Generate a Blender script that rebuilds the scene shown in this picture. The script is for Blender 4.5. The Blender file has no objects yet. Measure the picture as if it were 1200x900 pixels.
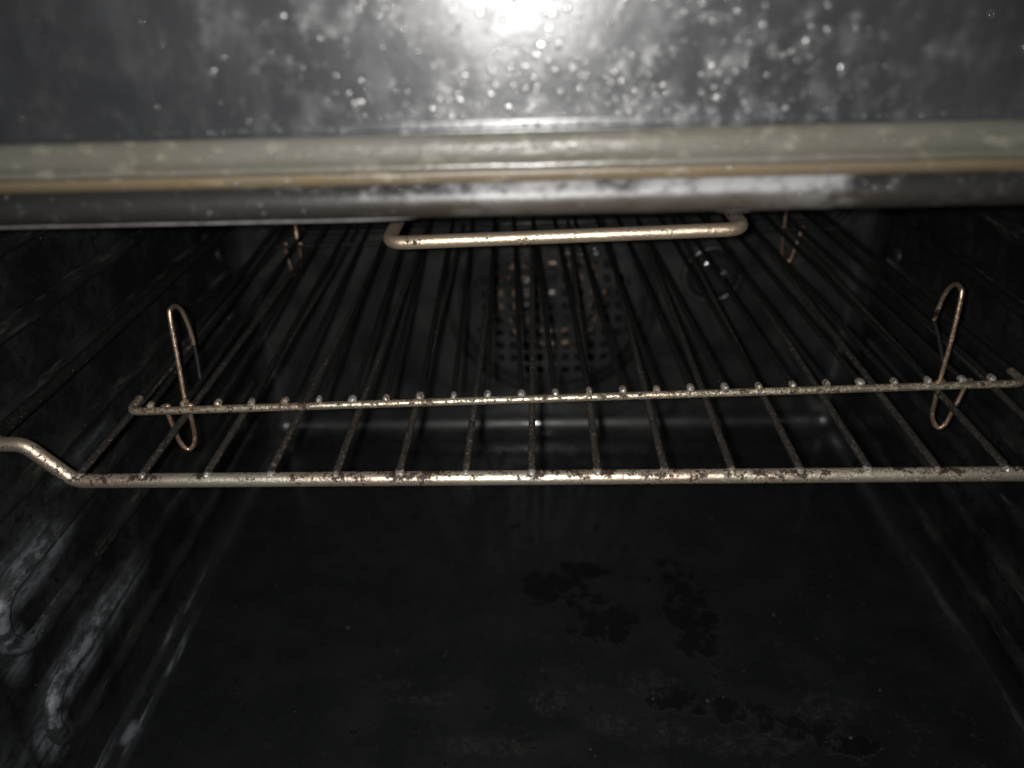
import bpy, bmesh, math, random
from mathutils import Vector, Matrix
from math import sin, cos, pi, radians

# ------------------------------------------------------------------ frame
# Shapes are worked out in millimetres from the lens; K turns them into metres,
# the oven floor lies at z = 0 and the middle of the oven at x = 0.
K = 0.92e-3
OX, OZ = 10.0, -400.0


def W(x, y, z):
    return Vector(((x - OX) * K, y * K, (z - OZ) * K))


scene = bpy.context.scene
col = scene.collection
rng = random.Random(7)

# ------------------------------------------------------------------ camera
PITCH, ROLL, YAW, FPX = 0.535074972721069, -0.03481223088613885, -0.04375365522976496, 860.0
fw = Vector((sin(YAW) * cos(PITCH), cos(YAW) * cos(PITCH), -sin(PITCH)))
rt = Vector((cos(YAW), -sin(YAW), 0))
up = rt.cross(fw)
r2 = rt * cos(ROLL) + up * sin(ROLL)
u2 = -rt * sin(ROLL) + up * cos(ROLL)
cam = bpy.data.cameras.new('camera')
cam.sensor_width = 36.0
cam.lens = FPX / 1200 * 36.0
cam.clip_start = 0.01
cam.clip_end = 50
cam.dof.use_dof = True
cam.dof.focus_distance = 345 * K
cam.dof.aperture_fstop = (cam.lens / 1000) / (4.8 * K) / 1.0
camo = bpy.data.objects.new('camera', cam)
col.objects.link(camo)
m = Matrix((r2, u2, -fw)).transposed().to_4x4()
m.translation = W(0, 0, 0)
camo.matrix_world = m
scene.camera = camo

# ------------------------------------------------------------------ light: dim room + the phone's flash beside the lens
world = bpy.data.worlds.new('World')
scene.world = world
world.use_nodes = True
bg = world.node_tree.nodes['Background']
bg.inputs['Color'].default_value = (0.9, 0.95, 1.0, 1)
bg.inputs['Strength'].default_value = 0.0015

fl = bpy.data.lights.new('phone_flash', 'SPOT')
fl.energy = 3.6
fl.spot_size = radians(128)
fl.spot_blend = 1.0
fl.color = (1.0, 0.98, 0.955)
fl.shadow_soft_size = 2.6 * K
flo = bpy.data.objects.new('phone_flash', fl)
mf = m.copy()
mf.translation = W(-9, -4, 4)
flo.matrix_world = mf
col.objects.link(flo)

vs = scene.view_settings
vs.view_transform = 'Standard'
vs.look = 'None'
vs.exposure = 0
vs.gamma = 1
vs.use_curve_mapping = False
scene.cycles.max_bounces = 6
scene.cycles.sample_clamp_indirect = 6
scene.cycles.blur_glossy = 0.1


# ------------------------------------------------------------------ node helper
class Mat:
    def __init__(self, name):
        self.m = bpy.data.materials.new(name)
        self.m.use_nodes = True
        self.t = self.m.node_tree
        self.b = self.t.nodes['Principled BSDF']
        g = self.t.nodes.new('ShaderNodeNewGeometry')
        v = self.t.nodes.new('ShaderNodeVectorMath')
        v.operation = 'MULTIPLY_ADD'
        self.t.links.new(g.outputs['Position'], v.inputs[0])
        v.inputs[1].default_value = (1 / K,) * 3
        v.inputs[2].default_value = (OX, 0, OZ)
        self.p = v.outputs[0]                       # position in mm
        s = self.t.nodes.new('ShaderNodeSeparateXYZ')
        self.t.links.new(self.p, s.inputs[0])
        self.x, self.y, self.z = s.outputs

    def _in(self, sock, val):
        if hasattr(val, 'is_output'):
            self.t.links.new(val, sock)
        elif isinstance(val, (tuple, list)) and len(val) == 3 and sock.type == 'RGBA':
            sock.default_value = (*val, 1)
        else:
            sock.default_value = val

    def math(self, op, a, b=0.0, c=0.0, clamp=False):
        n = self.t.nodes.new('ShaderNodeMath')
        n.operation = op
        n.use_clamp = clamp
        for i, q in enumerate((a, b, c)):
            self._in(n.inputs[i], q)
        return n.outputs[0]

    def mul(self, a, b): return self.math('MULTIPLY', a, b)
    def add(self, a, b): return self.math('ADD', a, b)
    def sub(self, a, b): return self.math('SUBTRACT', a, b)
    def mx(self, a, b): return self.math('MAXIMUM', a, b)

    def step(self, v, lo, hi, a=0.0, b=1.0):
        n = self.t.nodes.new('ShaderNodeMapRange')
        n.interpolation_type = 'SMOOTHSTEP'
        self._in(n.inputs[0], v)
        for i, q in enumerate((lo, hi, a, b)):
            n.inputs[1 + i].default_value = q
        return n.outputs[0]

    def vec(self, scale=(1, 1, 1), off=(0, 0, 0)):
        v = self.t.nodes.new('ShaderNodeVectorMath')
        v.operation = 'MULTIPLY_ADD'
        self.t.links.new(self.p, v.inputs[0])
        v.inputs[1].default_value = scale
        v.inputs[2].default_value = off
        return v.outputs[0]

    def noise(self, scale, detail=4.0, rough=0.55, stretch=(1, 1, 1), off=(0, 0, 0), dist=0.0):
        n = self.t.nodes.new('ShaderNodeTexNoise')
        n.inputs['Scale'].default_value = scale
        n.inputs['Detail'].default_value = detail
        n.inputs['Roughness'].default_value = rough
        n.inputs['Distortion'].default_value = dist
        self.t.links.new(self.vec(stretch, off), n.inputs['Vector'])
        return n.outputs['Fac']

    def voronoi(self, scale, stretch=(1, 1, 1), off=(0, 0, 0)):
        n = self.t.nodes.new('ShaderNodeTexVoronoi')
        n.inputs['Scale'].default_value = scale
        self.t.links.new(self.vec(stretch, off), n.inputs['Vector'])
        return n.outputs['Distance']

    def mix(self, f, a, b):
        n = self.t.nodes.new('ShaderNodeMix')
        n.data_type = 'RGBA'
        self._in(n.inputs[0], f)
        self._in(n.inputs[6], a)
        self._in(n.inputs[7], b)
        return n.outputs[2]

    def lerp(self, f, a, b):
        n = self.t.nodes.new('ShaderNodeMix')
        self._in(n.inputs[0], f)
        self._in(n.inputs[2], a)
        self._in(n.inputs[3], b)
        return n.outputs[0]

    def bump(self, h, dist_mm, strength=1.0, prev=None):
        n = self.t.nodes.new('ShaderNodeBump')
        n.inputs['Strength'].default_value = strength
        n.inputs['Distance'].default_value = dist_mm * K
        self._in(n.inputs['Height'], h)
        if prev is not None:
            self.t.links.new(prev, n.inputs['Normal'])
        return n.outputs[0]

    def set(self, **kw):
        names = dict(color='Base Color', metal='Metallic', rough='Roughness', normal='Normal', spec='Specular IOR Level',
                     coat='Coat Weight', coat_rough='Coat Roughness', trans='Transmission Weight', ior='IOR')
        for k, v in kw.items():
            self._in(self.b.inputs[names[k]], v)
        return self.m

    def blob(self, cx, cy, cz, rx, ry, rz):
        """soft ellipsoid mask, 1 in the middle and 0 at the rim"""
        s = None
        for c, o, r in ((self.x, cx, rx), (self.y, cy, ry), (self.z, cz, rz)):
            if r is None:
                continue
            d = self.mul(self.sub(c, o), 1.0 / r)
            d = self.mul(d, d)
            s = d if s is None else self.add(s, d)
        return self.step(s, 0.1, 1.0, 1.0, 0.0)


def enamel_base(M, dark=(0.010, 0.0112, 0.0112), light=(0.032, 0.034, 0.033)):
    big = M.noise(0.03, 5, 0.6)
    fine = M.noise(0.45, 4, 0.6)
    c = M.mix(M.step(big, 0.35, 0.7), dark, light)
    c = M.mix(M.step(fine, 0.58, 0.8), c, (0.05, 0.052, 0.05))
    speck = M.mul(M.step(M.voronoi(0.12), 0.03, 0.075, 1, 0), M.step(M.noise(0.05, 2, 0.5, off=(40, 9, 3)), 0.45, 0.65))
    c = M.mix(M.mul(speck, 0.6), c, (0.30, 0.30, 0.28))
    return c, big, fine, speck


# ------------------------------------------------------------------ materials
def mat_wall(name, smears=True):
    M = Mat(name)
    c, big, fine, speck = enamel_base(M)
    flake = M.noise(0.16, 6, 0.65, off=(3, 8, 1))
    c = M.mix(M.step(flake, 0.5, 0.62), c, (0.012, 0.012, 0.010))
    rough = M.lerp(M.step(big, 0.3, 0.75), 0.24, 0.46)
    if smears:
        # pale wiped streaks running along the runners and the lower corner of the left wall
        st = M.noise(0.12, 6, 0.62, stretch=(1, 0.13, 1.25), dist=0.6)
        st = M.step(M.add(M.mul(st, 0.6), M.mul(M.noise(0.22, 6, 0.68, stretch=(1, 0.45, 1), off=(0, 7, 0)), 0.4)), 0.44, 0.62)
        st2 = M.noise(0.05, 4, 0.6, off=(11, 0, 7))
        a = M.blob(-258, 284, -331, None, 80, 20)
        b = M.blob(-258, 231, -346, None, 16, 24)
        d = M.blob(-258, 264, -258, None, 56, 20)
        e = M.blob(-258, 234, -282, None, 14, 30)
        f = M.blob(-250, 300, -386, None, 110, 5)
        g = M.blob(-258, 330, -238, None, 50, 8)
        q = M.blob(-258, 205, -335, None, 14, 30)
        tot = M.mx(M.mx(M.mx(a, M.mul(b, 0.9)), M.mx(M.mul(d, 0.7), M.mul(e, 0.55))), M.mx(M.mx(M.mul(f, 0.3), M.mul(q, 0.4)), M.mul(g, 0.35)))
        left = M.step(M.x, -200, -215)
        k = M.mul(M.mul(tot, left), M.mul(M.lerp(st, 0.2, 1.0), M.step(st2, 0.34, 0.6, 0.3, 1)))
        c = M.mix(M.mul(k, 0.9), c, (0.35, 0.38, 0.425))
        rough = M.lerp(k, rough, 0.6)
    n = M.bump(M.noise(0.22, 5, 0.6), 0.8, 0.35)
    n = M.bump(flake, 0.5, 0.4, n)
    return M.set(color=c, rough=rough, normal=n, spec=0.5)


def mat_floor():
    M = Mat('black_enamel_floor')
    c, big, fine, speck = enamel_base(M, (0.0165, 0.018, 0.0188), (0.023, 0.0246, 0.0252))
    rough = M.lerp(M.step(big, 0.3, 0.7), 0.20, 0.34)
    # burnt-on matt black patches
    edge = M.noise(0.085, 8, 0.7, off=(2, 5, 0))
    spots = [(10, 384, 26, 20), (42, 352, 22, 22), (103, 356, 18, 42), (26, 400, 24, 10), (94, 398, 12, 14), (78, 292, 16, 9), (112, 284, 22, 8), (150, 272, 26, 8), (175, 262, 18, 7)]
    t = None
    for (a, b, ra, rb) in spots:
        q = M.blob(a, b, 0, ra * 1.35, rb * 1.35, None)
        t = q if t is None else M.mx(t, q)
    burnt = M.step(M.add(t, M.mul(M.sub(edge, 0.5), 5.4)), 0.46, 0.86)
    c = M.mix(M.mul(burnt, 0.68), c, (0.002, 0.002, 0.002))
    rough = M.lerp(burnt, rough, 0.75)
    # brownish dried spills
    t = None
    for (a, b, ra, rb) in [(-72, 291, 26, 6), (-95, 300, 16, 7), (6, 290, 18, 14), (66, 303, 22, 14), (40, 275, 20, 10), (75, 268, 18, 10), (-30, 260, 40, 8), (120, 262, 40, 10), (170, 285, 30, 14), (30, 300, 12, 8)]:
        q = M.blob(a, b, 0, ra * 1.3, rb * 1.3, None)
        t = q if t is None else M.mx(t, q)
    sp = M.step(M.add(t, M.mul(M.sub(M.noise(0.15, 6, 0.65), 0.5), 2.8)), 0.6, 1.5)
    c = M.mix(M.mul(sp, M.step(M.noise(0.5, 5, 0.7, off=(3, 1, 0)), 0.42, 0.62, 0.05, 0.42)), c, (0.115, 0.11, 0.10))
    # pale grey streaks along the two long corners
    st = M.step(M.noise(0.10, 6, 0.62, stretch=(1.5, 0.10, 1.5), dist=0.5), 0.42, 0.66)
    L = M.mx(M.blob(-244.5, 275, 0, 3.2, 120, None), M.blob(-253.4, 290, 0, 2.2, 150, None))
    L = M.mx(L, M.blob(-249, 266, 0, 6, 10, None))
    R = M.mx(M.blob(273.4, 300, 0, 3, 140, None), M.mul(M.blob(217, 450, 0, 4, 70, None), 0.6))
    st = M.step(M.add(M.mul(st, 0.5), M.mul(M.noise(0.2, 6, 0.68, stretch=(1, 0.5, 1), off=(0, 7, 0)), 0.5)), 0.36, 0.62)
    k = M.mx(M.mul(L, M.lerp(st, 0.10, 1)), M.mul(M.mul(R, 0.40), M.lerp(st, 0.10, 1)))
    c = M.mix(M.mul(k, 0.62), c, M.mix(M.step(M.x, -50, 50), (0.27, 0.29, 0.335), (0.22, 0.215, 0.20)))
    rough = M.lerp(k, rough, 0.6)
    n = M.bump(M.noise(0.05, 3, 0.5), 0.7, 0.3)
    n = M.bump(M.add(burnt, M.noise(0.6, 4, 0.6)), 0.7, 0.6, n)
    return M.set(color=c, rough=rough, normal=n, spec=M.lerp(burnt, 0.5, 0.16), coat=M.lerp(burnt, 0.7, 0.12), coat_rough=0.09)


def mat_back():
    M = Mat('glossy_black_enamel')
    c, big, fine, speck = enamel_base(M, (0.018, 0.018, 0.018), (0.042, 0.041, 0.040))
    n = M.bump(M.noise(0.03, 3, 0.5), 1.0, 0.25)
    n = M.bump(M.noise(0.7, 3, 0.6), 0.12, 0.3, n)
    return M.set(color=c, rough=M.lerp(M.step(big, 0.3, 0.7), 0.34, 0.50), normal=n, spec=0.8, coat=M.step(M.noise(0.05, 5, 0.65, off=(7, 0, 2)), 0.36, 0.6, 0.1, 1.0), coat_rough=0.09)


def mat_runner():
    M = Mat('worn_enamel_ridge')
    c, big, fine, speck = enamel_base(M, (0.010, 0.011, 0.011), (0.028, 0.029, 0.028))
    st = M.step(M.noise(0.25, 6, 0.66, stretch=(1, 0.16, 1)), 0.52, 0.7)
    c = M.mix(M.mul(st, 0.4), c, (0.15, 0.145, 0.13))
    # rubbed pale where trays scraped the near ends on the left
    w = M.mx(M.blob(-258, 262, -335, None, 85, 26), M.mul(M.blob(-258, 246, -268, None, 60, 30), 0.9))
    w = M.mul(w, M.step(M.x, 0, -100))
    cl = M.step(M.noise(0.16, 6, 0.68, stretch=(1, 0.5, 1), off=(0, 2, 0)), 0.44, 0.62)
    k = M.mul(w, M.lerp(cl, 0.12, 0.9))
    c = M.mix(M.mul(k, 0.72), c, (0.33, 0.36, 0.405))
    n = M.bump(M.noise(0.3, 5, 0.65), 0.8, 0.5)
    return M.set(color=c, rough=M.lerp(big, 0.28, 0.5), normal=n)


def mat_wire(name, rust_lo, rust_hi, metal=(0.62, 0.58, 0.50), seed=0.0, tint=(0.62, 0.40, 0.24), tint_amt=0.4, rough=(0.24, 0.42), msc=0.20, met=0.75, rusts=((0.008, 0.007, 0.006), (0.045, 0.026, 0.016)), top=None):
    M = Mat(name)
    big = M.noise(0.022, 4, 0.6, off=(seed, seed * 2, 0))
    mid = M.noise(msc, 6, 0.68, off=(seed * 3, 0, seed))
    fin = M.noise(0.9, 4, 0.65, off=(0, seed, 0))
    base = M.mix(M.mul(M.step(big, 0.35, 0.72), tint_amt), metal, tint)
    base = M.mix(M.mul(M.step(mid, 0.35, 0.6), 0.25), base, (0.50, 0.50, 0.42))
    f = M.add(M.add(M.mul(mid, 0.52), M.mul(fin, 0.36)), M.mul(big, 0.12))
    if top is not None:                             # rust gathers along the upper edge, where fat collects
        f = M.add(f, M.mul(M.mul(M.step(M.z, top, top + 2.2), M.step(M.z, -189.0, -190.5)), 0.055))
    rust = M.step(f, rust_lo, rust_hi)
    rc = M.mix(M.step(fin, 0.38, 0.62), *rusts)
    c = M.mix(rust, base, rc)
    met = M.lerp(rust, met, 0.0)
    ro = M.lerp(rust, M.lerp(fin, rough[0], rough[1]), 0.62)
    n = M.bump(M.add(M.mul(rust, 0.7), fin), 0.35, 0.8)
    return M.set(color=c, metal=met, rough=ro, normal=n)


def mat_panel():
    M = Mat('greasy_dark_steel')
    big = M.noise(0.018, 5, 0.6, off=(4, 0, 2))
    cloud = M.noise(0.085, 7, 0.7, stretch=(1, 1, 0.8), off=(9, 0, 4))
    spat = M.noise(0.26, 4, 0.6, stretch=(1, 1, 0.85), off=(1, 0, 6))
    cen = M.blob(14, 213, -8, 125, None, 70)  # grease is coloured paler in here, painting in the flash's glow
    smear = M.step(M.noise(0.06, 4, 0.6, stretch=(1, 1, 0.35), off=(21, 0, 2)), 0.48, 0.75)
    haze = M.mul(M.step(cloud, 0.46, 0.70), M.lerp(cen, 0.25, 0.9))
    dots = M.mul(M.step(spat, 0.56, 0.66), M.mul(M.lerp(cen, 0.04, 1.0), M.step(cloud, 0.40, 0.58, 0.10, 1.0)))
    c = M.mix(M.step(big, 0.3, 0.7), (0.0225, 0.0238, 0.0262), (0.0335, 0.0345, 0.037))
    c = M.mix(M.mul(haze, 0.48), c, (0.17, 0.173, 0.176))
    c = M.mix(M.mul(smear, 0.16), c, (0.14, 0.145, 0.15))
    c = M.mix(M.mul(dots, 0.45), c, (0.22, 0.22, 0.21))
    ro = M.lerp(haze, 0.295, 0.40)
    ro = M.lerp(dots, ro, 0.43)
    n = M.bump(M.mul(dots, 1.0), 0.25, 0.25)
    n = M.bump(M.noise(0.12, 5, 0.65, off=(0, 0, 3)), 0.6, 0.22, n)
    return M.set(color=c, rough=ro, normal=n, spec=0.75)


def mat_gasket():
    M = Mat('greasy_rubber')
    a = M.noise(0.05, 5, 0.6, stretch=(0.5, 1, 1))
    b = M.noise(0.25, 5, 0.65, stretch=(0.6, 1, 1), off=(3, 0, 8))
    c = M.mix(M.step(a, 0.35, 0.65), (0.108, 0.103, 0.080), (0.13, 0.124, 0.106))
    c = M.mix(M.mul(M.step(b, 0.52, 0.7), 0.6), c, (0.27, 0.26, 0.20))
    return M.set(color=c, rough=M.lerp(b, 0.22, 0.36), normal=M.bump(b, 0.6, 0.5), spec=1.0)


def mat_strip():
    M = Mat('grease_browned_steel')
    a = M.noise(0.04, 5, 0.6, stretch=(0.4, 1, 1), off=(6, 0, 2))
    b = M.noise(0.2, 5, 0.65, stretch=(0.5, 1, 1.6), off=(3, 0, 1))
    c = M.mix(M.step(a, 0.35, 0.65), (0.13, 0.094, 0.050), (0.125, 0.100, 0.066))
    c = M.mix(M.mul(M.step(b, 0.55, 0.72), 0.6), c, (0.32, 0.28, 0.22))
    return M.set(color=c, rough=0.42, normal=M.bump(b, 0.5, 0.4))


def mat_lip():
    M = Mat('sooty_rounded_edge')
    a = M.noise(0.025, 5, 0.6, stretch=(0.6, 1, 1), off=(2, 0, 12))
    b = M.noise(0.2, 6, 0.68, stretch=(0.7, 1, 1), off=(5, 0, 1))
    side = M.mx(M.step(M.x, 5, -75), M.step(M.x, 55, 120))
    pale_mid = M.step(M.add(M.sub(a, M.mul(side, 0.30)), M.mul(M.sub(b, 0.5), 0.5)), 0.30, 0.50)  # pale grey in the middle, near-black towards both ends
    c = M.mix(pale_mid, (0.018, 0.018, 0.018), (0.27, 0.27, 0.275))
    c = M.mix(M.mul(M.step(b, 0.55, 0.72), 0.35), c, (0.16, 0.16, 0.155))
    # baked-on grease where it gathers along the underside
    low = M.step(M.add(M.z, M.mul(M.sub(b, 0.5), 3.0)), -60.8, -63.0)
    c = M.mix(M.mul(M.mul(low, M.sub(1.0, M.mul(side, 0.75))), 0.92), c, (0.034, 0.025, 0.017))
    return M.set(color=c, rough=M.lerp(b, 0.34, 0.52), normal=M.bump(b, 0.6, 0.5), spec=0.6)


def simple(name, color, rough=0.4, metal=0.0, var=0.25, scale=0.2, **kw):
    M = Mat(name)
    b = M.noise(scale, 5, 0.62)
    c = M.mix(M.step(b, 0.3, 0.7), tuple(v * (1 - var) for v in color), tuple(min(1, v * (1 + var)) for v in color))
    return M.set(color=c, rough=M.lerp(b, max(0.02, rough * 0.8), rough * 1.2), metal=metal, normal=M.bump(b, 0.3, 0.3), **kw)


WALL = mat_wall('grimy_black_enamel')
FLOOR = mat_floor()
BACK = mat_back()
RUNNER = mat_runner()
PANEL = mat_panel()
GASKET = mat_gasket()
STRIP = mat_strip()
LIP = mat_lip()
FLANGE = simple('bare_pale_steel', (0.26, 0.245, 0.245), 0.5, 0.3)
RAIL = mat_wire('rust_flecked_chrome', 0.54, 0.585, (0.93, 0.87, 0.69), 1.3, (0.74, 0.47, 0.36), 0.75, (0.32, 0.48), 0.16, 0.85, ((0.007, 0.006, 0.005), (0.060, 0.032, 0.020)), top=-192.6)
SROD = mat_wire('burnt_dark_rod', 0.385, 0.45, (0.50, 0.42, 0.34), 4.1, (0.55, 0.38, 0.26), 0.5, (0.28, 0.45), 0.45, 0.9, ((0.008, 0.0075, 0.007), (0.052, 0.045, 0.039)))
GBAR = mat_wire('rusty_brassy_wire', 0.495, 0.57, (0.92, 0.82, 0.62), 7.7, (0.70, 0.46, 0.32), 0.6, (0.24, 0.4), 0.22, 0.88, ((0.012, 0.008, 0.006), (0.09, 0.045, 0.026)))
GROD = mat_wire('sooty_black_rod', 0.375, 0.42, (0.40, 0.36, 0.31), 2.9, (0.46, 0.34, 0.24), 0.4, (0.25, 0.45), 0.55, 0.9, ((0.004, 0.004, 0.0039), (0.013, 0.012, 0.011)))
FOOT = mat_wire('copper_toned_wire', 0.54, 0.63, (0.85, 0.62, 0.45), 5.5, (0.74, 0.38, 0.23), 0.7, (0.22, 0.4), 0.3, 0.9)
ELEM = mat_wire('heat_bronzed_tube', 0.555, 0.60, (0.96, 0.77, 0.55), 8.8, (0.62, 0.44, 0.34), 0.7, (0.30, 0.44), 0.2, 0.82)
BEAD = mat_wire('bright_cut_wire_end', 0.47, 0.58, (0.72, 0.68, 0.63), 6.2, (0.75, 0.50, 0.28), 0.7, (0.26, 0.5), 0.8, 0.7)
COPPER = simple('dull_copper_tube', (0.34, 0.24, 0.17), 0.45, 0.4)
STEEL = simple('dull_steel', (0.22, 0.21, 0.20), 0.45, 0.7)
VOID = simple('sooty_fan_housing', (0.010, 0.010, 0.010), 0.6)
GLASS = simple('dark_lamp_glass', (0.03, 0.03, 0.03), 0.06, 0.0, spec=0.8)
GREASE = simple('dried_grease_drop', (0.10, 0.10, 0.096), 0.20, 0.0, spec=1.0, coat=0.6, coat_rough=0.15)
CRUMB = simple('burnt_crumb', (0.10, 0.085, 0.06), 0.5)


# ------------------------------------------------------------------ mesh helpers
class MB:
    def __init__(self):
        self.v, self.f = [], []

    def quad_grid(self, rows, close=False):
        """rows of equally many points -> quads"""
        o = len(self.v)
        n = len(rows[0])
        for r in rows:
            self.v += [tuple(p) for p in r]
        for i in range(len(rows) - 1):
            for j in range(n if close else n - 1):
                k = (j + 1) % n
                self.f.append((o + i * n + j, o + i * n + k, o + (i + 1) * n + k, o + (i + 1) * n + j))
        return o

    def tube(self, pts, r, seg=10, cap=True, dome=True):
        pts = [Vector(p) for p in pts]
        rad = r if isinstance(r, (list, tuple)) else [r] * len(pts)
        tang = []
        for i in range(len(pts)):
            a = pts[max(0, i - 1)]
            b = pts[min(len(pts) - 1, i + 1)]
            tang.append((b - a).normalized())
        ref = Vector((0, 0, 1)) if abs(tang[0].z) < 0.8 else Vector((1, 0, 0))
        nrm = (ref - tang[0] * ref.dot(tang[0])).normalized()
        rows = []

        def ring(p, t, n, rr):
            b = t.cross(n)
            return [p + (n * cos(2 * pi * k / seg) + b * sin(2 * pi * k / seg)) * rr for k in range(seg)]
        if cap and dome:
            for a in (80, 50, 22):
                rows.append(ring(pts[0] - tang[0] * rad[0] * sin(radians(a)), tang[0], nrm, rad[0] * cos(radians(a))))
        for i, p in enumerate(pts):
            nrm = (nrm - tang[i] * nrm.dot(tang[i])).normalized()
            rows.append(ring(p, tang[i], nrm, rad[i]))
        if cap and dome:
            for a in (22, 50, 80):
                rows.append(ring(pts[-1] + tang[-1] * rad[-1] * sin(radians(a)), tang[-1], nrm, rad[-1] * cos(radians(a))))
        o = self.quad_grid(rows, True)
        if cap:
            self.f.append(tuple(o + k for k in range(seg))[::-1])
            e = o + (len(rows) - 1) * seg
            self.f.append(tuple(e + k for k in range(seg)))
        return self

    def dome(self, c, n, r, h, seg=8, long=0.0):
        """a flattened drop sitting on a surface with normal n"""
        c, n = Vector(c), Vector(n).normalized()
        a = n.orthogonal().normalized()
        b = n.cross(a)
        rows = []
        sx = 1 + rng.uniform(-0.2, 0.2) + rng.random() ** 2 * long
        t0 = rng.uniform(0, pi)
        a, b = a * cos(t0) + b * sin(t0), b * cos(t0) - a * sin(t0)
        wob = [1 + rng.uniform(-1, 1) * (0.07 + 0.18 * min(1.0, long)) for k in range(seg)]
        for t in (0, 30, 58, 82):
            rows.append([c + (a * cos(2 * pi * k / seg) * sx + b * sin(2 * pi * k / seg)) * r * wob[k] * cos(radians(t)) + n * h * sin(radians(t)) for k in range(seg)])
        o = self.quad_grid(rows, True)
        self.f.append(tuple(o + 3 * seg + k for k in range(seg)))

    def lathe(self, c, prof, seg=32):
        """prof: (radius, y) pairs about an axis along Y through c"""
        rows = []
        for (r, y) in prof:
            rows.append([(c[0] + r * cos(2 * pi * k / seg), y, c[2] + r * sin(2 * pi * k / seg)) for k in range(seg)])
        return self.quad_grid(rows, True)

    def build(self, name, mat, parent=None, base=(OX, 0, OZ), smooth=True, sharp=None):
        """points in mm -> one mesh object whose origin is the base point (mm)"""
        me = bpy.data.meshes.new(name)
        bx, by, bz = base
        me.from_pydata([((x - bx) * K, (y - by) * K, (z - bz) * K) for (x, y, z) in self.v], [], self.f)
        me.materials.append(mat)
        bm = bmesh.new()
        bm.from_mesh(me)
        bmesh.ops.recalc_face_normals(bm, faces=bm.faces)
        bm.to_mesh(me)
        bm.free()
        me.polygons.foreach_set('use_smooth', [smooth] * len(me.polygons))
        if sharp:
            me.set_sharp_from_angle(angle=radians(sharp))
        o = bpy.data.objects.new(name, me)
        col.objects.link(o)
        if parent is not None:
            o.parent = parent
        else:
            o.location = W(*base)
        return o


def thing(name, label, cat, base, group=None):
    o = bpy.data.objects.new(name, None)
    o.empty_display_size = 0.02
    col.objects.link(o)
    o.location = W(*base)
    o['label'] = label
    o['category'] = cat
    if group:
        o['group'] = group
    return o


def fillet(pts, r, n=6):
    """round the corners of a polyline"""
    pts = [Vector(p) for p in pts]
    out = [pts[0]]
    for i in range(1, len(pts) - 1):
        rr = r[i - 1] if isinstance(r, (list, tuple)) else r
        a, b, c = pts[i - 1], pts[i], pts[i + 1]
        d1, d2 = (a - b).normalized(), (c - b).normalized()
        ang = d1.angle(d2)
        L = min(rr / math.tan(ang / 2), (a - b).length * 0.49, (c - b).length * 0.49)
        p, q = b + d1 * L, b + d2 * L
        for k in range(n + 1):
            t = k / n
            out.append(p * (1 - t) ** 2 + b * 2 * t * (1 - t) + q * t ** 2)
    out.append(pts[-1])
    return out


def resample(pts, step):
    out = []
    for a, b in zip(pts[:-1], pts[1:]):
        a, b = Vector(a), Vector(b)
        n = max(1, int((b - a).length / step))
        for k in range(n):
            out.append(a.lerp(b, k / n))
    out.append(Vector(pts[-1]))
    return out


# ------------------------------------------------------------------ the oven
XL, XR, ZF, ZC, YF, YB, RC = -258.0, 278.0, -400.0, -66.0, 216.0, 590.0, 17.0
OB = (OX, 400.0, ZF)
oven = thing('oven', 'black enamelled oven with a greasy grey front edge, seen through its open mouth', 'oven', OB)


def opart(mb, name, mat, parent=None, **kw):
    return mb.build(name, mat, parent if parent is not None else oven, OB, **kw)


def rrect(inset, r):
    """rounded rectangle, points tagged by section: floor (with both lower fillets), right, ceiling, left"""
    x0, x1, z0, z1 = XL + inset, XR - inset, ZF + inset, ZC - inset
    r = max(r, 0.5)
    cn = [(x0 + r, z0 + r, 180), (x1 - r, z0 + r, 270), (x1 - r, z1 - r, 0), (x0 + r, z1 - r, 90)]
    arcs = []
    for (cx, cz, a0) in cn:
        arcs.append([(cx + r * cos(radians(a0 + 90 * k / 8)), cz + r * sin(radians(a0 + 90 * k / 8))) for k in range(9)])
    sup = 3.0
    floor = [(x0, z0 + r + sup)] + arcs[0] + [(x0 + r + sup, z0)] + [(x0 + (x1 - x0) * t, z0) for t in (.25, .5, .75)] + [(x1 - r - sup, z0)] + arcs[1] + [(x1, z0 + r + sup)]
    right = [(x1, z0 + r + sup), (x1, (z0 + z1) / 2), (x1, z1 - r - sup)]
    ceil = [(x1, z1 - r - sup)] + arcs[2] + [(x1 - r - sup, z1), (x0 + r + sup, z1)] + arcs[3] + [(x0, z1 - r - sup)]
    left = [(x0, z1 - r - sup), (x0, (z0 + z1) / 2), (x0, z0 + r + sup)]
    return floor, right, ceil, left


ys = [YF, 300, 400, 500, YB - RC - 8, YB - RC - 3]
secs = {k: [] for k in range(4)}
for y in ys:
    for k, s in enumerate(rrect(0, RC)):
        secs[k].append([(x, 180.0 if (y == YF and k != 2) else y, z) for (x, z) in s])
for k, (nm, mt) in enumerate((('oven_floor', FLOOR), ('side_wall', WALL), ('oven_ceiling', WALL), ('side_wall', WALL))):
    mb = MB()
    mb.quad_grid(secs[k])
    opart(mb, nm, mt)
mb = MB()
rows = []
for (y, ins) in [(YB - RC - 3, 0), (YB - RC, 0)] + [(YB - RC + RC * sin(radians(a)), RC * (1 - cos(radians(a)))) for a in (15, 30, 45, 60, 75, 90)] + [(YB, RC + 4)]:
    f, r, c, l = rrect(ins, RC - ins)
    loop = f[:-1] + r[:-1] + c[:-1] + l[:-1]
    rows.append([(x, y, z) for (x, z) in loop])
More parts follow.
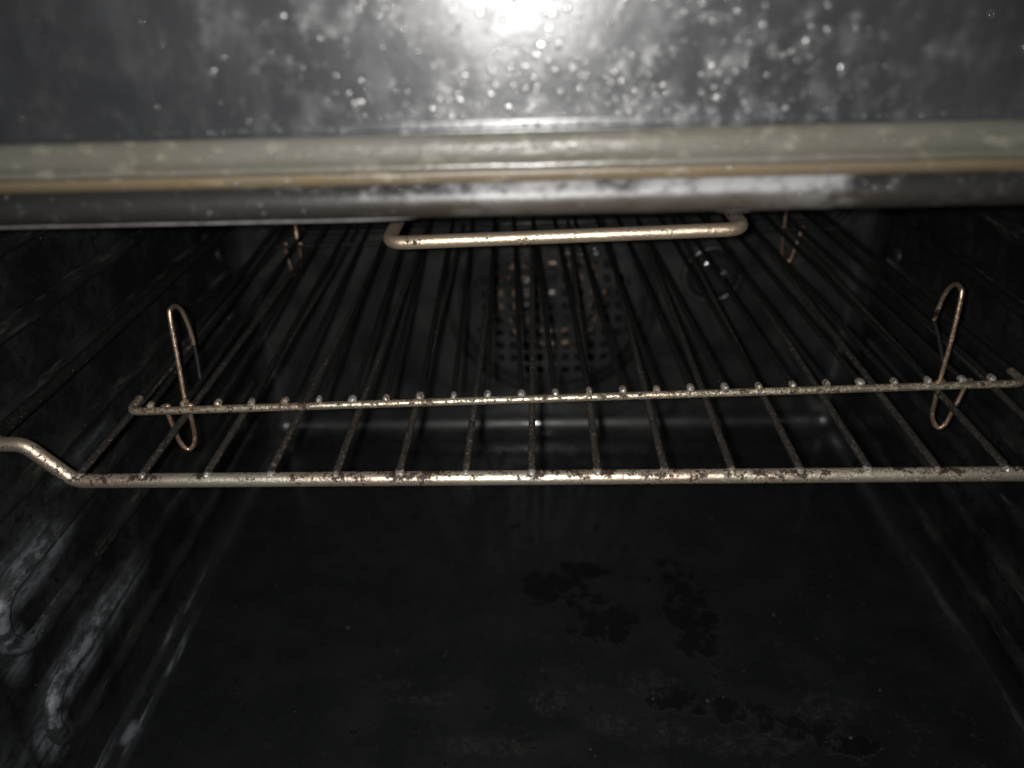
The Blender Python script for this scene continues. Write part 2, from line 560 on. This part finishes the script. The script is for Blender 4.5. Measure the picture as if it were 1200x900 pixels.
# flat middle of the back wall, with the fan opening left out
FC, FR = (12.0, YB, -268.0), 78.0
n = len(rows[-1])
ring = []
for (x, y, z) in rows[-1]:
    a = math.atan2(z - FC[2], x - FC[0])
    ring.append((FC[0] + FR * cos(a), YB, FC[2] + FR * sin(a)))
rows.append([tuple(Vector(p).lerp(Vector(q), 0.5)) for p, q in zip(rows[-1], ring)])
rows.append(ring)
mb.quad_grid(rows, True)
opart(mb, 'back_wall', BACK)

# fan: dark housing, copper heating ring and a bladed wheel behind a perforated cover
mb = MB()
mb.lathe(FC, [(92, YB + 1), (92, YB + 44), (1, YB + 44)], 40)
opart(mb, 'fan_housing', VOID, smooth=False)
fan_cover_z = FC


def fan_cover():
    mb = MB()
    px, pz, hx, hz = 11.6, 12.6, 3.7, 3.9
    nx, nz = 6, 6
    y0, y1 = YB - 7.0, YB - 5.6
    R = 74.0
    n8 = 8
    for i in range(-nx, nx + 1):
        for j in range(-nz, nz + 1):
            cx, cz = i * px, j * pz
            rr = math.hypot(cx, cz)
            hole = rr < R - 5 and rr > -1
            if math.hypot(abs(cx) , abs(cz)) > R - 1:
                continue
            X, Z = FC[0] + cx, FC[2] + cz
            outer = [(X - px / 2, Z - pz / 2), (X, Z - pz / 2), (X + px / 2, Z - pz / 2), (X + px / 2, Z), (X + px / 2, Z + pz / 2), (X, Z + pz / 2), (X - px / 2, Z + pz / 2), (X - px / 2, Z)]
            q = 0.82
            inner = [(X - hx * q, Z - hz * q), (X, Z - hz), (X + hx * q, Z - hz * q), (X + hx, Z), (X + hx * q, Z + hz * q), (X, Z + hz), (X - hx * q, Z + hz * q), (X - hx, Z)]
            if hole:
                mb.quad_grid([[(a, y0, b) for a, b in outer], [(a, y0, b) for a, b in inner], [(a, y1 + 0.6, b) for a, b in inner]], True)
            else:
                o = len(mb.v)
                mb.v += [(a, y0, b) for a, b in outer]
                mb.f.append(tuple(range(o, o + 8)))
    return mb


cover = opart(fan_cover(), 'fan_cover', BACK, smooth=False)
mb = MB()
mb.lathe(FC, [(70, YB - 6.6), (74, YB - 7.4), (78, YB - 7.0), (81, YB - 4.5), (84, YB - 3.6), (87, YB - 3.8), (90, YB - 1.8), (93, YB - 0.4), (96, YB + 0.5)], 64)
opart(mb, 'cover_rim', BACK, cover)
mb = MB()
for rad_, yy in ((45, YB + 10), (33, YB + 12)):
    pts = [(FC[0] + rad_ * cos(radians(a)), yy, FC[2] + rad_ * sin(radians(a))) for a in range(0, 361, 8)]
    mb.tube(pts, 3.8, 8, cap=False)
opart(mb, 'heating_ring', COPPER)
mb = MB()
for k in range(8):
    a = 2 * pi * k / 8
    b = a + 0.5
    p = [(FC[0] + 8 * cos(a), YB + 30, FC[2] + 8 * sin(a)), (FC[0] + 36 * cos(a), YB + 30, FC[2] + 36 * sin(a)), (FC[0] + 36 * cos(b), YB + 20, FC[2] + 36 * sin(b)), (FC[0] + 8 * cos(b), YB + 20, FC[2] + 8 * sin(b))]
    o = len(mb.v)
    mb.v += p + [(x, y + 1, z) for x, y, z in p]
    mb.f += [(o, o + 1, o + 2, o + 3), (o + 7, o + 6, o + 5, o + 4)] + [(o + i, o + 4 + i, o + 4 + (i + 1) % 4, o + (i + 1) % 4) for i in range(4)]
wheel = opart(mb, 'fan_wheel', STEEL, smooth=False)
mb = MB()
mb.lathe(FC, [(1, YB + 14), (9, YB + 15), (10, YB + 32)], 20)
opart(mb, 'hub', STEEL, wheel)

# oven lamp on the back wall
LC = (148.0, YB, -243.0)
mb = MB()
mb.lathe(LC, [(27, YB - 0.3), (27, YB - 3), (25.4, YB - 5), (22.5, YB - 5.4), (21.5, YB - 4), (21, YB - 1)], 36)
lamp = opart(mb, 'lamp_bezel', BACK)
mb = MB()
mb.lathe(LC, [(21, YB - 2.5), (20, YB - 8), (16.5, YB - 11.5), (11, YB - 12.5), (9.5, YB - 11), (0.6, YB - 11)], 36)
opart(mb, 'lamp_glass', GLASS, lamp)

# pressed ridges along both side walls, in pairs, that carry the shelf
for side, xw in ((1, XL), (-1, XR)):
    for zc in (-115.0, -186.0, -257.0, -328.0):
        h = 36.0
        pts = [(xw, 556, zc), (xw, 400, zc), (xw, 251, zc)]
        pts += [(xw, 251 - 18 * sin(radians(a)), zc - 18 + 18 * cos(radians(a))) for a in range(15, 166, 15)]
        pts += [(xw, 251, zc - h), (xw, 400, zc - h), (xw, 556, zc - h)]
        mb = MB()
        mb.tube(resample(pts, 22), 5.0, 14)
        opart(mb, 'shelf_runner', RUNNER)

# a fixing screw on the right wall
for (x, y, z, ax) in ((XR, 548, -214, -1), (XL, 560, -206, 1)):
    mb = MB()
    rows = []
    for (r, h) in ((7, 0.0), (6.6, 1.4), (5, 2.4), (2.4, 2.8), (0.4, 2.9)):
        rows.append([(x + ax * h, y + r * cos(2 * pi * k / 14), z + r * sin(2 * pi * k / 14)) for k in range(14)])
    mb.quad_grid(rows, True)
    opart(mb, 'fixing_screw', RUNNER)


# the front above the mouth: steel panel, rubber seal, browned strip, rounded enamel lip
def extrude(prof, x0=-330.0, x1=350.0, n=24, wob=0.0):
    mb = MB()
    rows = []
    for i in range(n + 1):
        x = x0 + (x1 - x0) * i / n
        d = wob * sin(i * 2.1) if wob else 0
        rows.append([(x, y + d, z + d * 0.6) for (y, z) in prof])
    mb.quad_grid(rows)
    return mb


PY = 213.0
opart(extrude([(PY + 25, 150), (PY, 150), (PY, 0), (PY, -34), (PY, -41.0), (PY - 0.02, -41.2), (PY - 0.10, -41.5), (PY - 0.30, -42.1), (PY - 0.5, -42.7), (PY - 0.45, -42.85), (PY + 0.2, -43.0), (PY + 0.1, -43.15), (PY - 0.05, -43.5), (PY - 0.25, -44.0), (PY - 0.2, -44.15), (PY + 3, -44.4)]), 'front_panel', PANEL, sharp=50)
gp = [(PY + 3, -44.1), (PY + 0.8, -44.6), (PY - 0.2, -45.6), (PY - 1.0, -47.4), (PY - 1.7, -49.4), (PY - 2.4, -50.6), (PY - 3.4, -51.3), (PY - 4.2, -51.7), (PY - 4.6, -52.4), (PY - 4.3, -53.3), (PY - 3, -54.0), (PY + 3, -54.6)]
opart(extrude(gp, n=60, wob=0.12), 'door_seal', GASKET)
opart(extrude([(PY + 2, -54.2), (PY - 0.2, -54.4), (PY - 0.6, -56.0), (PY + 0.4, -58.4), (PY + 4, -58.9)]), 'frame_strip', STRIP)
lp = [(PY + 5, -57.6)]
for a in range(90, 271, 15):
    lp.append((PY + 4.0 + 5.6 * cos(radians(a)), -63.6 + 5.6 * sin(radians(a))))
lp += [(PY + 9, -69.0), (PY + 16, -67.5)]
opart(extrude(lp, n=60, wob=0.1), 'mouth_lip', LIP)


def flange(x0, x1, t0, t1, zt, zb):
    mb = MB()
    rows = []
    n = 26
    for i in range(n + 1):
        x = x0 + (x1 - x0) * i / n
        k = 1.0
        if t0:
            k = min(k, sin(min(1, (x - x0) / t0) * pi / 2) ** 0.7)
        if t1:
            k = min(k, sin(min(1, (x1 - x) / t1) * pi / 2) ** 0.7)
        zz = zt + (zb - zt) * max(k, 0.02)
        rows.append([(x, 219.0, zt), (x, 217.6, (zt + zz) / 2), (x, 218.4, zz), (x, 220.4, zz + 0.3), (x, 221, zt)])
    mb.quad_grid(rows, True)
    return opart(mb, 'lip_flange', FLANGE, sharp=40)


flange(-200, -14, 0, 44, -67.5, -70.7)
flange(38, 82, 24, 24, -67.5, -70.2)

# grill element: a bent tube hung under the ceiling
ez = -108.0
mb = MB()
pts = fillet([(-58, 560, -96), (-63, 440, ez + 2), (-66, 305.5, ez - 1.0), (88.5, 305.5, ez + 2.2), (86, 440, ez + 3), (82, 560, -96)], [40, 8.5, 8.5, 40], 8)
mb.tube(resample(pts, 14), 3.05, 14)
opart(mb, 'grill_element', ELEM)
for x in (-58, 82):
    mb = MB()
    mb.lathe((x, 0, -96), [(1, 586), (6, 585.6), (8, 572), (8, YB)], 18) if False else mb.tube([(x, 558, -96), (x, YB - 1, -96)], 6.5, 14)
    opart(mb, 'element_socket', STEEL)

# dried grease drops spattered on the front
mb = MB()
clumps = [(rng.gauss(16, 42), -41 + 46 * rng.random()) for i in range(70)]
for i in range(1500):
    if i < 900:
        cx, cz = clumps[int(rng.random() ** 1.5 * 70)]
        x, z = cx + rng.gauss(0, 4.0), cz + rng.gauss(0, 3.0)
        if z < -40.6:
            z = -40.6 + rng.random() * 8
    elif i < 1350:
        x, z = rng.gauss(18, 46), -40.5 + 46 * rng.random()
    else:
        x, z = rng.uniform(-175, 185), rng.uniform(-40, 25)
    r = 0.13 + 0.78 * rng.random() ** 3.8
    mb.dome((x, PY - 0.02, z), (0, -1, 0), r, r * rng.uniform(0.15, 0.28), long=1.1)
for i in range(130):                                   # caught along the folded lower edge of the panel
    x = rng.gauss(20, 85)
    r = 0.2 + 0.4 * rng.random() ** 2.5
    mb.dome((x, PY - 0.42, -42.2 + rng.uniform(-0.3, 0.3)), (0, -1, 0.25), r, r * 0.4)
for i in range(120):
    x = rng.gauss(10, 75)
    r = 0.2 + 0.5 * rng.random() ** 2.5
    mb.dome((x, PY - 1.45 - 0.0, -48.6), (0, -1, 0), r, r * 0.6)
for i in range(46):
    x = rng.gauss(0, 85)
    r = 0.2 + 0.5 * rng.random() ** 2.5
    mb.dome((x, PY - 0.5, -56.0 + rng.uniform(-0.9, 1.0)), (0, -1, 0), r, r * 0.6)
for i in range(60):
    x = rng.gauss(10, 85)
    a = radians(rng.uniform(120, 215))
    r = 0.2 + 0.45 * rng.random() ** 2.5
    mb.dome((x, PY + 4.0 + 5.55 * cos(a), -63.6 + 5.55 * sin(a)), (0, cos(a), sin(a)), r, r * 0.6)
g = opart(mb, 'grease_drops', GREASE)
g['kind'] = 'stuff'

# ------------------------------------------------------------------ the wire shelf
SB = (OX, 400.0, -193.5)
shelf = thing('wire_shelf', 'rusty chrome oven shelf with a thick front rail, resting on the wall ridges', 'oven shelf', SB)
Y0, ZR, S = 247.9, -193.4, 28.0
side_x = 257.5 - OX
XA, XB = OX - 249.0, OX + 250.0 + 12
prof = [(XA, 572, -177.6), (XA, 300, -177.6), (XA + 2, 262, -175.5), (-232, Y0, -173.6), (-218.0, Y0, -173.6), (-202.5, Y0, ZR), (-120, Y0, ZR)]
left = fillet(prof, [40, 10, 10, 9, 11], 6)
right = [Vector((2 * OX - p.x + 3, p.y, p.z)) for p in reversed(left)]
rail = left + resample([(-120, Y0, ZR), (137, Y0, ZR)], 12)[1:] + right[1:]
mb = MB()
i_l = next(i for i, p in enumerate(left) if p.y < 252)
front_pts = left[i_l:] + resample([(-120, Y0, ZR), (143, Y0, ZR)], 12)[1:] + right[1:len(right) - i_l]
mb.tube(front_pts, 3.15, 16)
mb.build('front_rail', RAIL, shelf, SB)
for pts in (left[:i_l + 1], right[len(right) - i_l - 1:]):
    mb = MB()
    mb.tube(resample(pts, 20), 3.05, 12)
    mb.build('side_wire', GROD, shelf, SB)
YR = 574.0
mb = MB()
xr = 2 * OX - XA + 3
mb.tube(resample(fillet([(XA, YR, -177.6), (XA + 12, YR, -177.6), (XA + 24, YR, -194), (xr - 24, YR, -194), (xr - 12, YR, -177.6), (xr, YR, -177.6)], 7, 4), 30), 2.6, 10)
mb.build('rear_rail', GROD, shelf, SB)
proto_rod = proto_weld = None
for k in range(16):
    x = -199.8 + k * S
    if proto_rod is None:
        mb = MB()
        mb.tube([(0, Y0 + 1.0, -190.3), (0, Y0 + 4, -190.1), (0, 300, -190), (0, 350, -190.0), (0, 450, -190), (0, YR + 3, -190)], 1.65, 10)
        proto_rod = mb.build('rod', SROD, shelf, (0, SB[1], SB[2]))
        mb = MB()
        mb.tube([(0, Y0 - 0.6, -190.9), (0, Y0 + 1.2, -190.5)], [1.55, 1.7], 10)
        proto_weld = mb.build('weld_bead', BEAD, proto_rod, (0, SB[1], SB[2]))
        rod, weld = proto_rod, proto_weld
    else:
        rod = proto_rod.copy()
        weld = proto_weld.copy()
        col.objects.link(rod)
        col.objects.link(weld)
        rod.parent = shelf
        weld.parent = rod
    rod.location = ((x - SB[0]) * K, 0, 0)
    rod.rotation_euler = (0, 0, rng.uniform(-0.003, 0.003) if k not in (0, 7) else 0)
    q = rng.uniform(0.85, 1.2)
    weld.scale = (q, 1, 1)

# ------------------------------------------------------------------ the roasting grid lying on it
GB = 0.03838
ang = math.atan(GB)
GX0, GY0 = -185.69, 298.63 + GB * -185.69      # bar position under the first rod
GBASE = (GX0, GY0, -184.0)
grid = thing('roasting_grid', 'finer rusty wire grid with looped feet, lying slightly askew on the oven shelf', 'roasting grid', GBASE)
grid.rotation_euler = (0, 0, ang)
zb, zr, gs, DEP = -185.6, -182.2, 16.096, 270.0
# local mm frame: origin under the first rod on the front bar
LB = (0, 0, -184.0)
XE = 25 * gs
mb = MB()
fb = fillet([(-11.5, 12, zb), (-11.5, 0, zb), (XE + 15.5, 0, zb), (XE + 15.5, 12, zb)], [9, 9], 8)
mb.tube(resample(fb, 8), 1.95, 12)
mb.build('front_bar', GBAR, grid, LB)
for x in (-11.5, XE + 15.5):
    mb = MB()
    mb.tube(resample([(x, 11.5, zb), (x, DEP - 10, zb), (x + (9 if x < 0 else -9), DEP, zb)], 16), 1.9, 10)
    mb.build('side_bar', GROD, grid, LB)
mb = MB()
mb.tube(resample([(-4, DEP, zb), (XE + 8, DEP, zb)], 16), 1.9, 10)
mb.build('rear_bar', GROD, grid, LB)
pr = pb = None
for k in range(26):
    x = k * gs
    if pr is None:
        mb = MB()
        mb.tube([(0, 0.5, zr), (0, 4, zr), (0, 40, zr), (0, 120, zr), (0, DEP + 1, zr)], 1.4, 10)
        pr = mb.build('rod', GROD, grid, LB)
        mb = MB()
        mb.tube([(0, -0.9, zr + 0.1), (0, 0.9, zr + 0.1)], 1.75, 12)
        pb = mb.build('rod_end', BEAD, pr, LB)
        rod, end = pr, pb
    else:
        rod = pr.copy()
        end = pb.copy()
        col.objects.link(rod)
        col.objects.link(end)
        rod.parent = grid
        end.parent = rod
    xx = x - (2.0 if k == 25 else 0)
    rod.location = (xx * K, 0, 0)
    rod.rotation_euler = (0, 0, rng.uniform(-0.004, 0.004))
    q = rng.uniform(0.86, 1.16)
    end.scale = (q * rng.uniform(0.9, 1.1), 1, 1)
    end.location = (0, rng.uniform(-0.6, 0.3) * K, rng.uniform(-0.15, 0.2) * K)


def spline(P, k=5):
    P = [Vector(q) for q in P]
    out = []
    for i in range(len(P) - 1):
        a, b, c, d = P[max(0, i - 1)], P[i], P[i + 1], P[min(len(P) - 1, i + 2)]
        for q in range(k):
            t = q / k
            out.append(0.5 * ((2 * b) + (c - a) * t + (2 * a - 5 * b + 4 * c - d) * t * t + (3 * b - a - 3 * c + d) * t ** 3))
    return out + [P[-1]]


# bent wire feet: a tall hairpin above the bar and a short one below it, welded behind the bar
LU = [[15.9, 26.2, -163.5], [15.9, 26.2, -155.2], [15.8, 24.0, -145.0], [15.6, 20.0, -140.2], [15.4, 15.4, -139.2], [15.3, 12.2, -141.6], [15.1, 8.2, -161.8], [14.9, 3.6, -183.5]]
LL = [[16.4, 3.0, -184.3], [15.5, 3.5, -192.5], [14.6, 4, -201.9], [12.9, 3.8, -208.0], [10.0, 3, -210.6], [7.4, 2.5, -207.3], [6.3, 2.5, -200.0], [5.5, 2.8, -191.7], [5.3, 3, -185.9]]
RU = [[378.9, 22.0, -161.0], [378.8, 20.6, -151.1], [378.7, 18.0, -143.6], [378.5, 13.4, -139.0], [378.3, 9.0, -138.8], [378.2, 6.4, -141.7], [378.1, 3.9, -161.4], [378.0, 3.0, -183.5]]
RL = [[378.1, 3.0, -186.3], [379.1, 3.5, -195.4], [380.0, 4, -203.7], [382.5, 3.8, -210.0], [385.2, 3, -212.0], [387.4, 2.5, -209.0], [388.8, 2.5, -201.0], [390.5, 2.8, -192.9], [391.5, 3, -185.9]]
for up_, lo_ in ((LU, LL), (RU, RL)):
    mb = MB()
    mb.tube(spline(up_), 1.12, 10)
    mb.tube(spline(lo_), 1.12, 10)
    for (x, y, z) in (up_[-1], lo_[0], lo_[-1]):    # weld blobs on the bar
        mb.tube([(x - 1.1, y - 0.4, -185.2), (x + 1.0, y - 0.3, -185.0)], [1.5, 1.75], 10)
    near = mb.build('loop_foot', FOOT, grid, LB)
    e0 = Vector(up_[0])
    xr_ = round(e0.x / gs) * gs
    mb = MB()
    mb.tube(spline([Vector(up_[1]) + Vector((0, 0, -5)), e0, e0 + Vector(((xr_ - e0.x) * 0.5, -1.5, -9)), (xr_, e0.y - 4, -181.2)]), 1.02, 10)
    leg = mb.build('sooty_leg', GROD, near, LB)
    far = near.copy()
    legc = leg.copy()
    col.objects.link(far)
    col.objects.link(legc)
    far.parent = grid
    legc.parent = far
    far.location = (0, 226 * K, 0)
mb = MB()
mb.tube(resample([(-11, 226, zb), (XE + 15, 226, zb)], 16), 1.6, 8)
mb.build('cross_bar', GROD, grid, LB)

# ------------------------------------------------------------------ crumbs on the oven floor
mb = MB()
for i in range(90):
    x, y = rng.uniform(-225, 245), rng.uniform(230, 560)
    r = 0.35 + 0.8 * rng.random() ** 3
    mb.dome((x, y, ZF + 0.02), (rng.uniform(-.2, .2), rng.uniform(-.2, .2), 1), r, r * 0.8, 6)
cr = mb.build('crumbs', CRUMB, None, OB, smooth=False)
cr['kind'] = 'stuff'
cr['label'] = 'tiny burnt crumbs scattered over the black oven floor'
cr['category'] = 'crumbs'
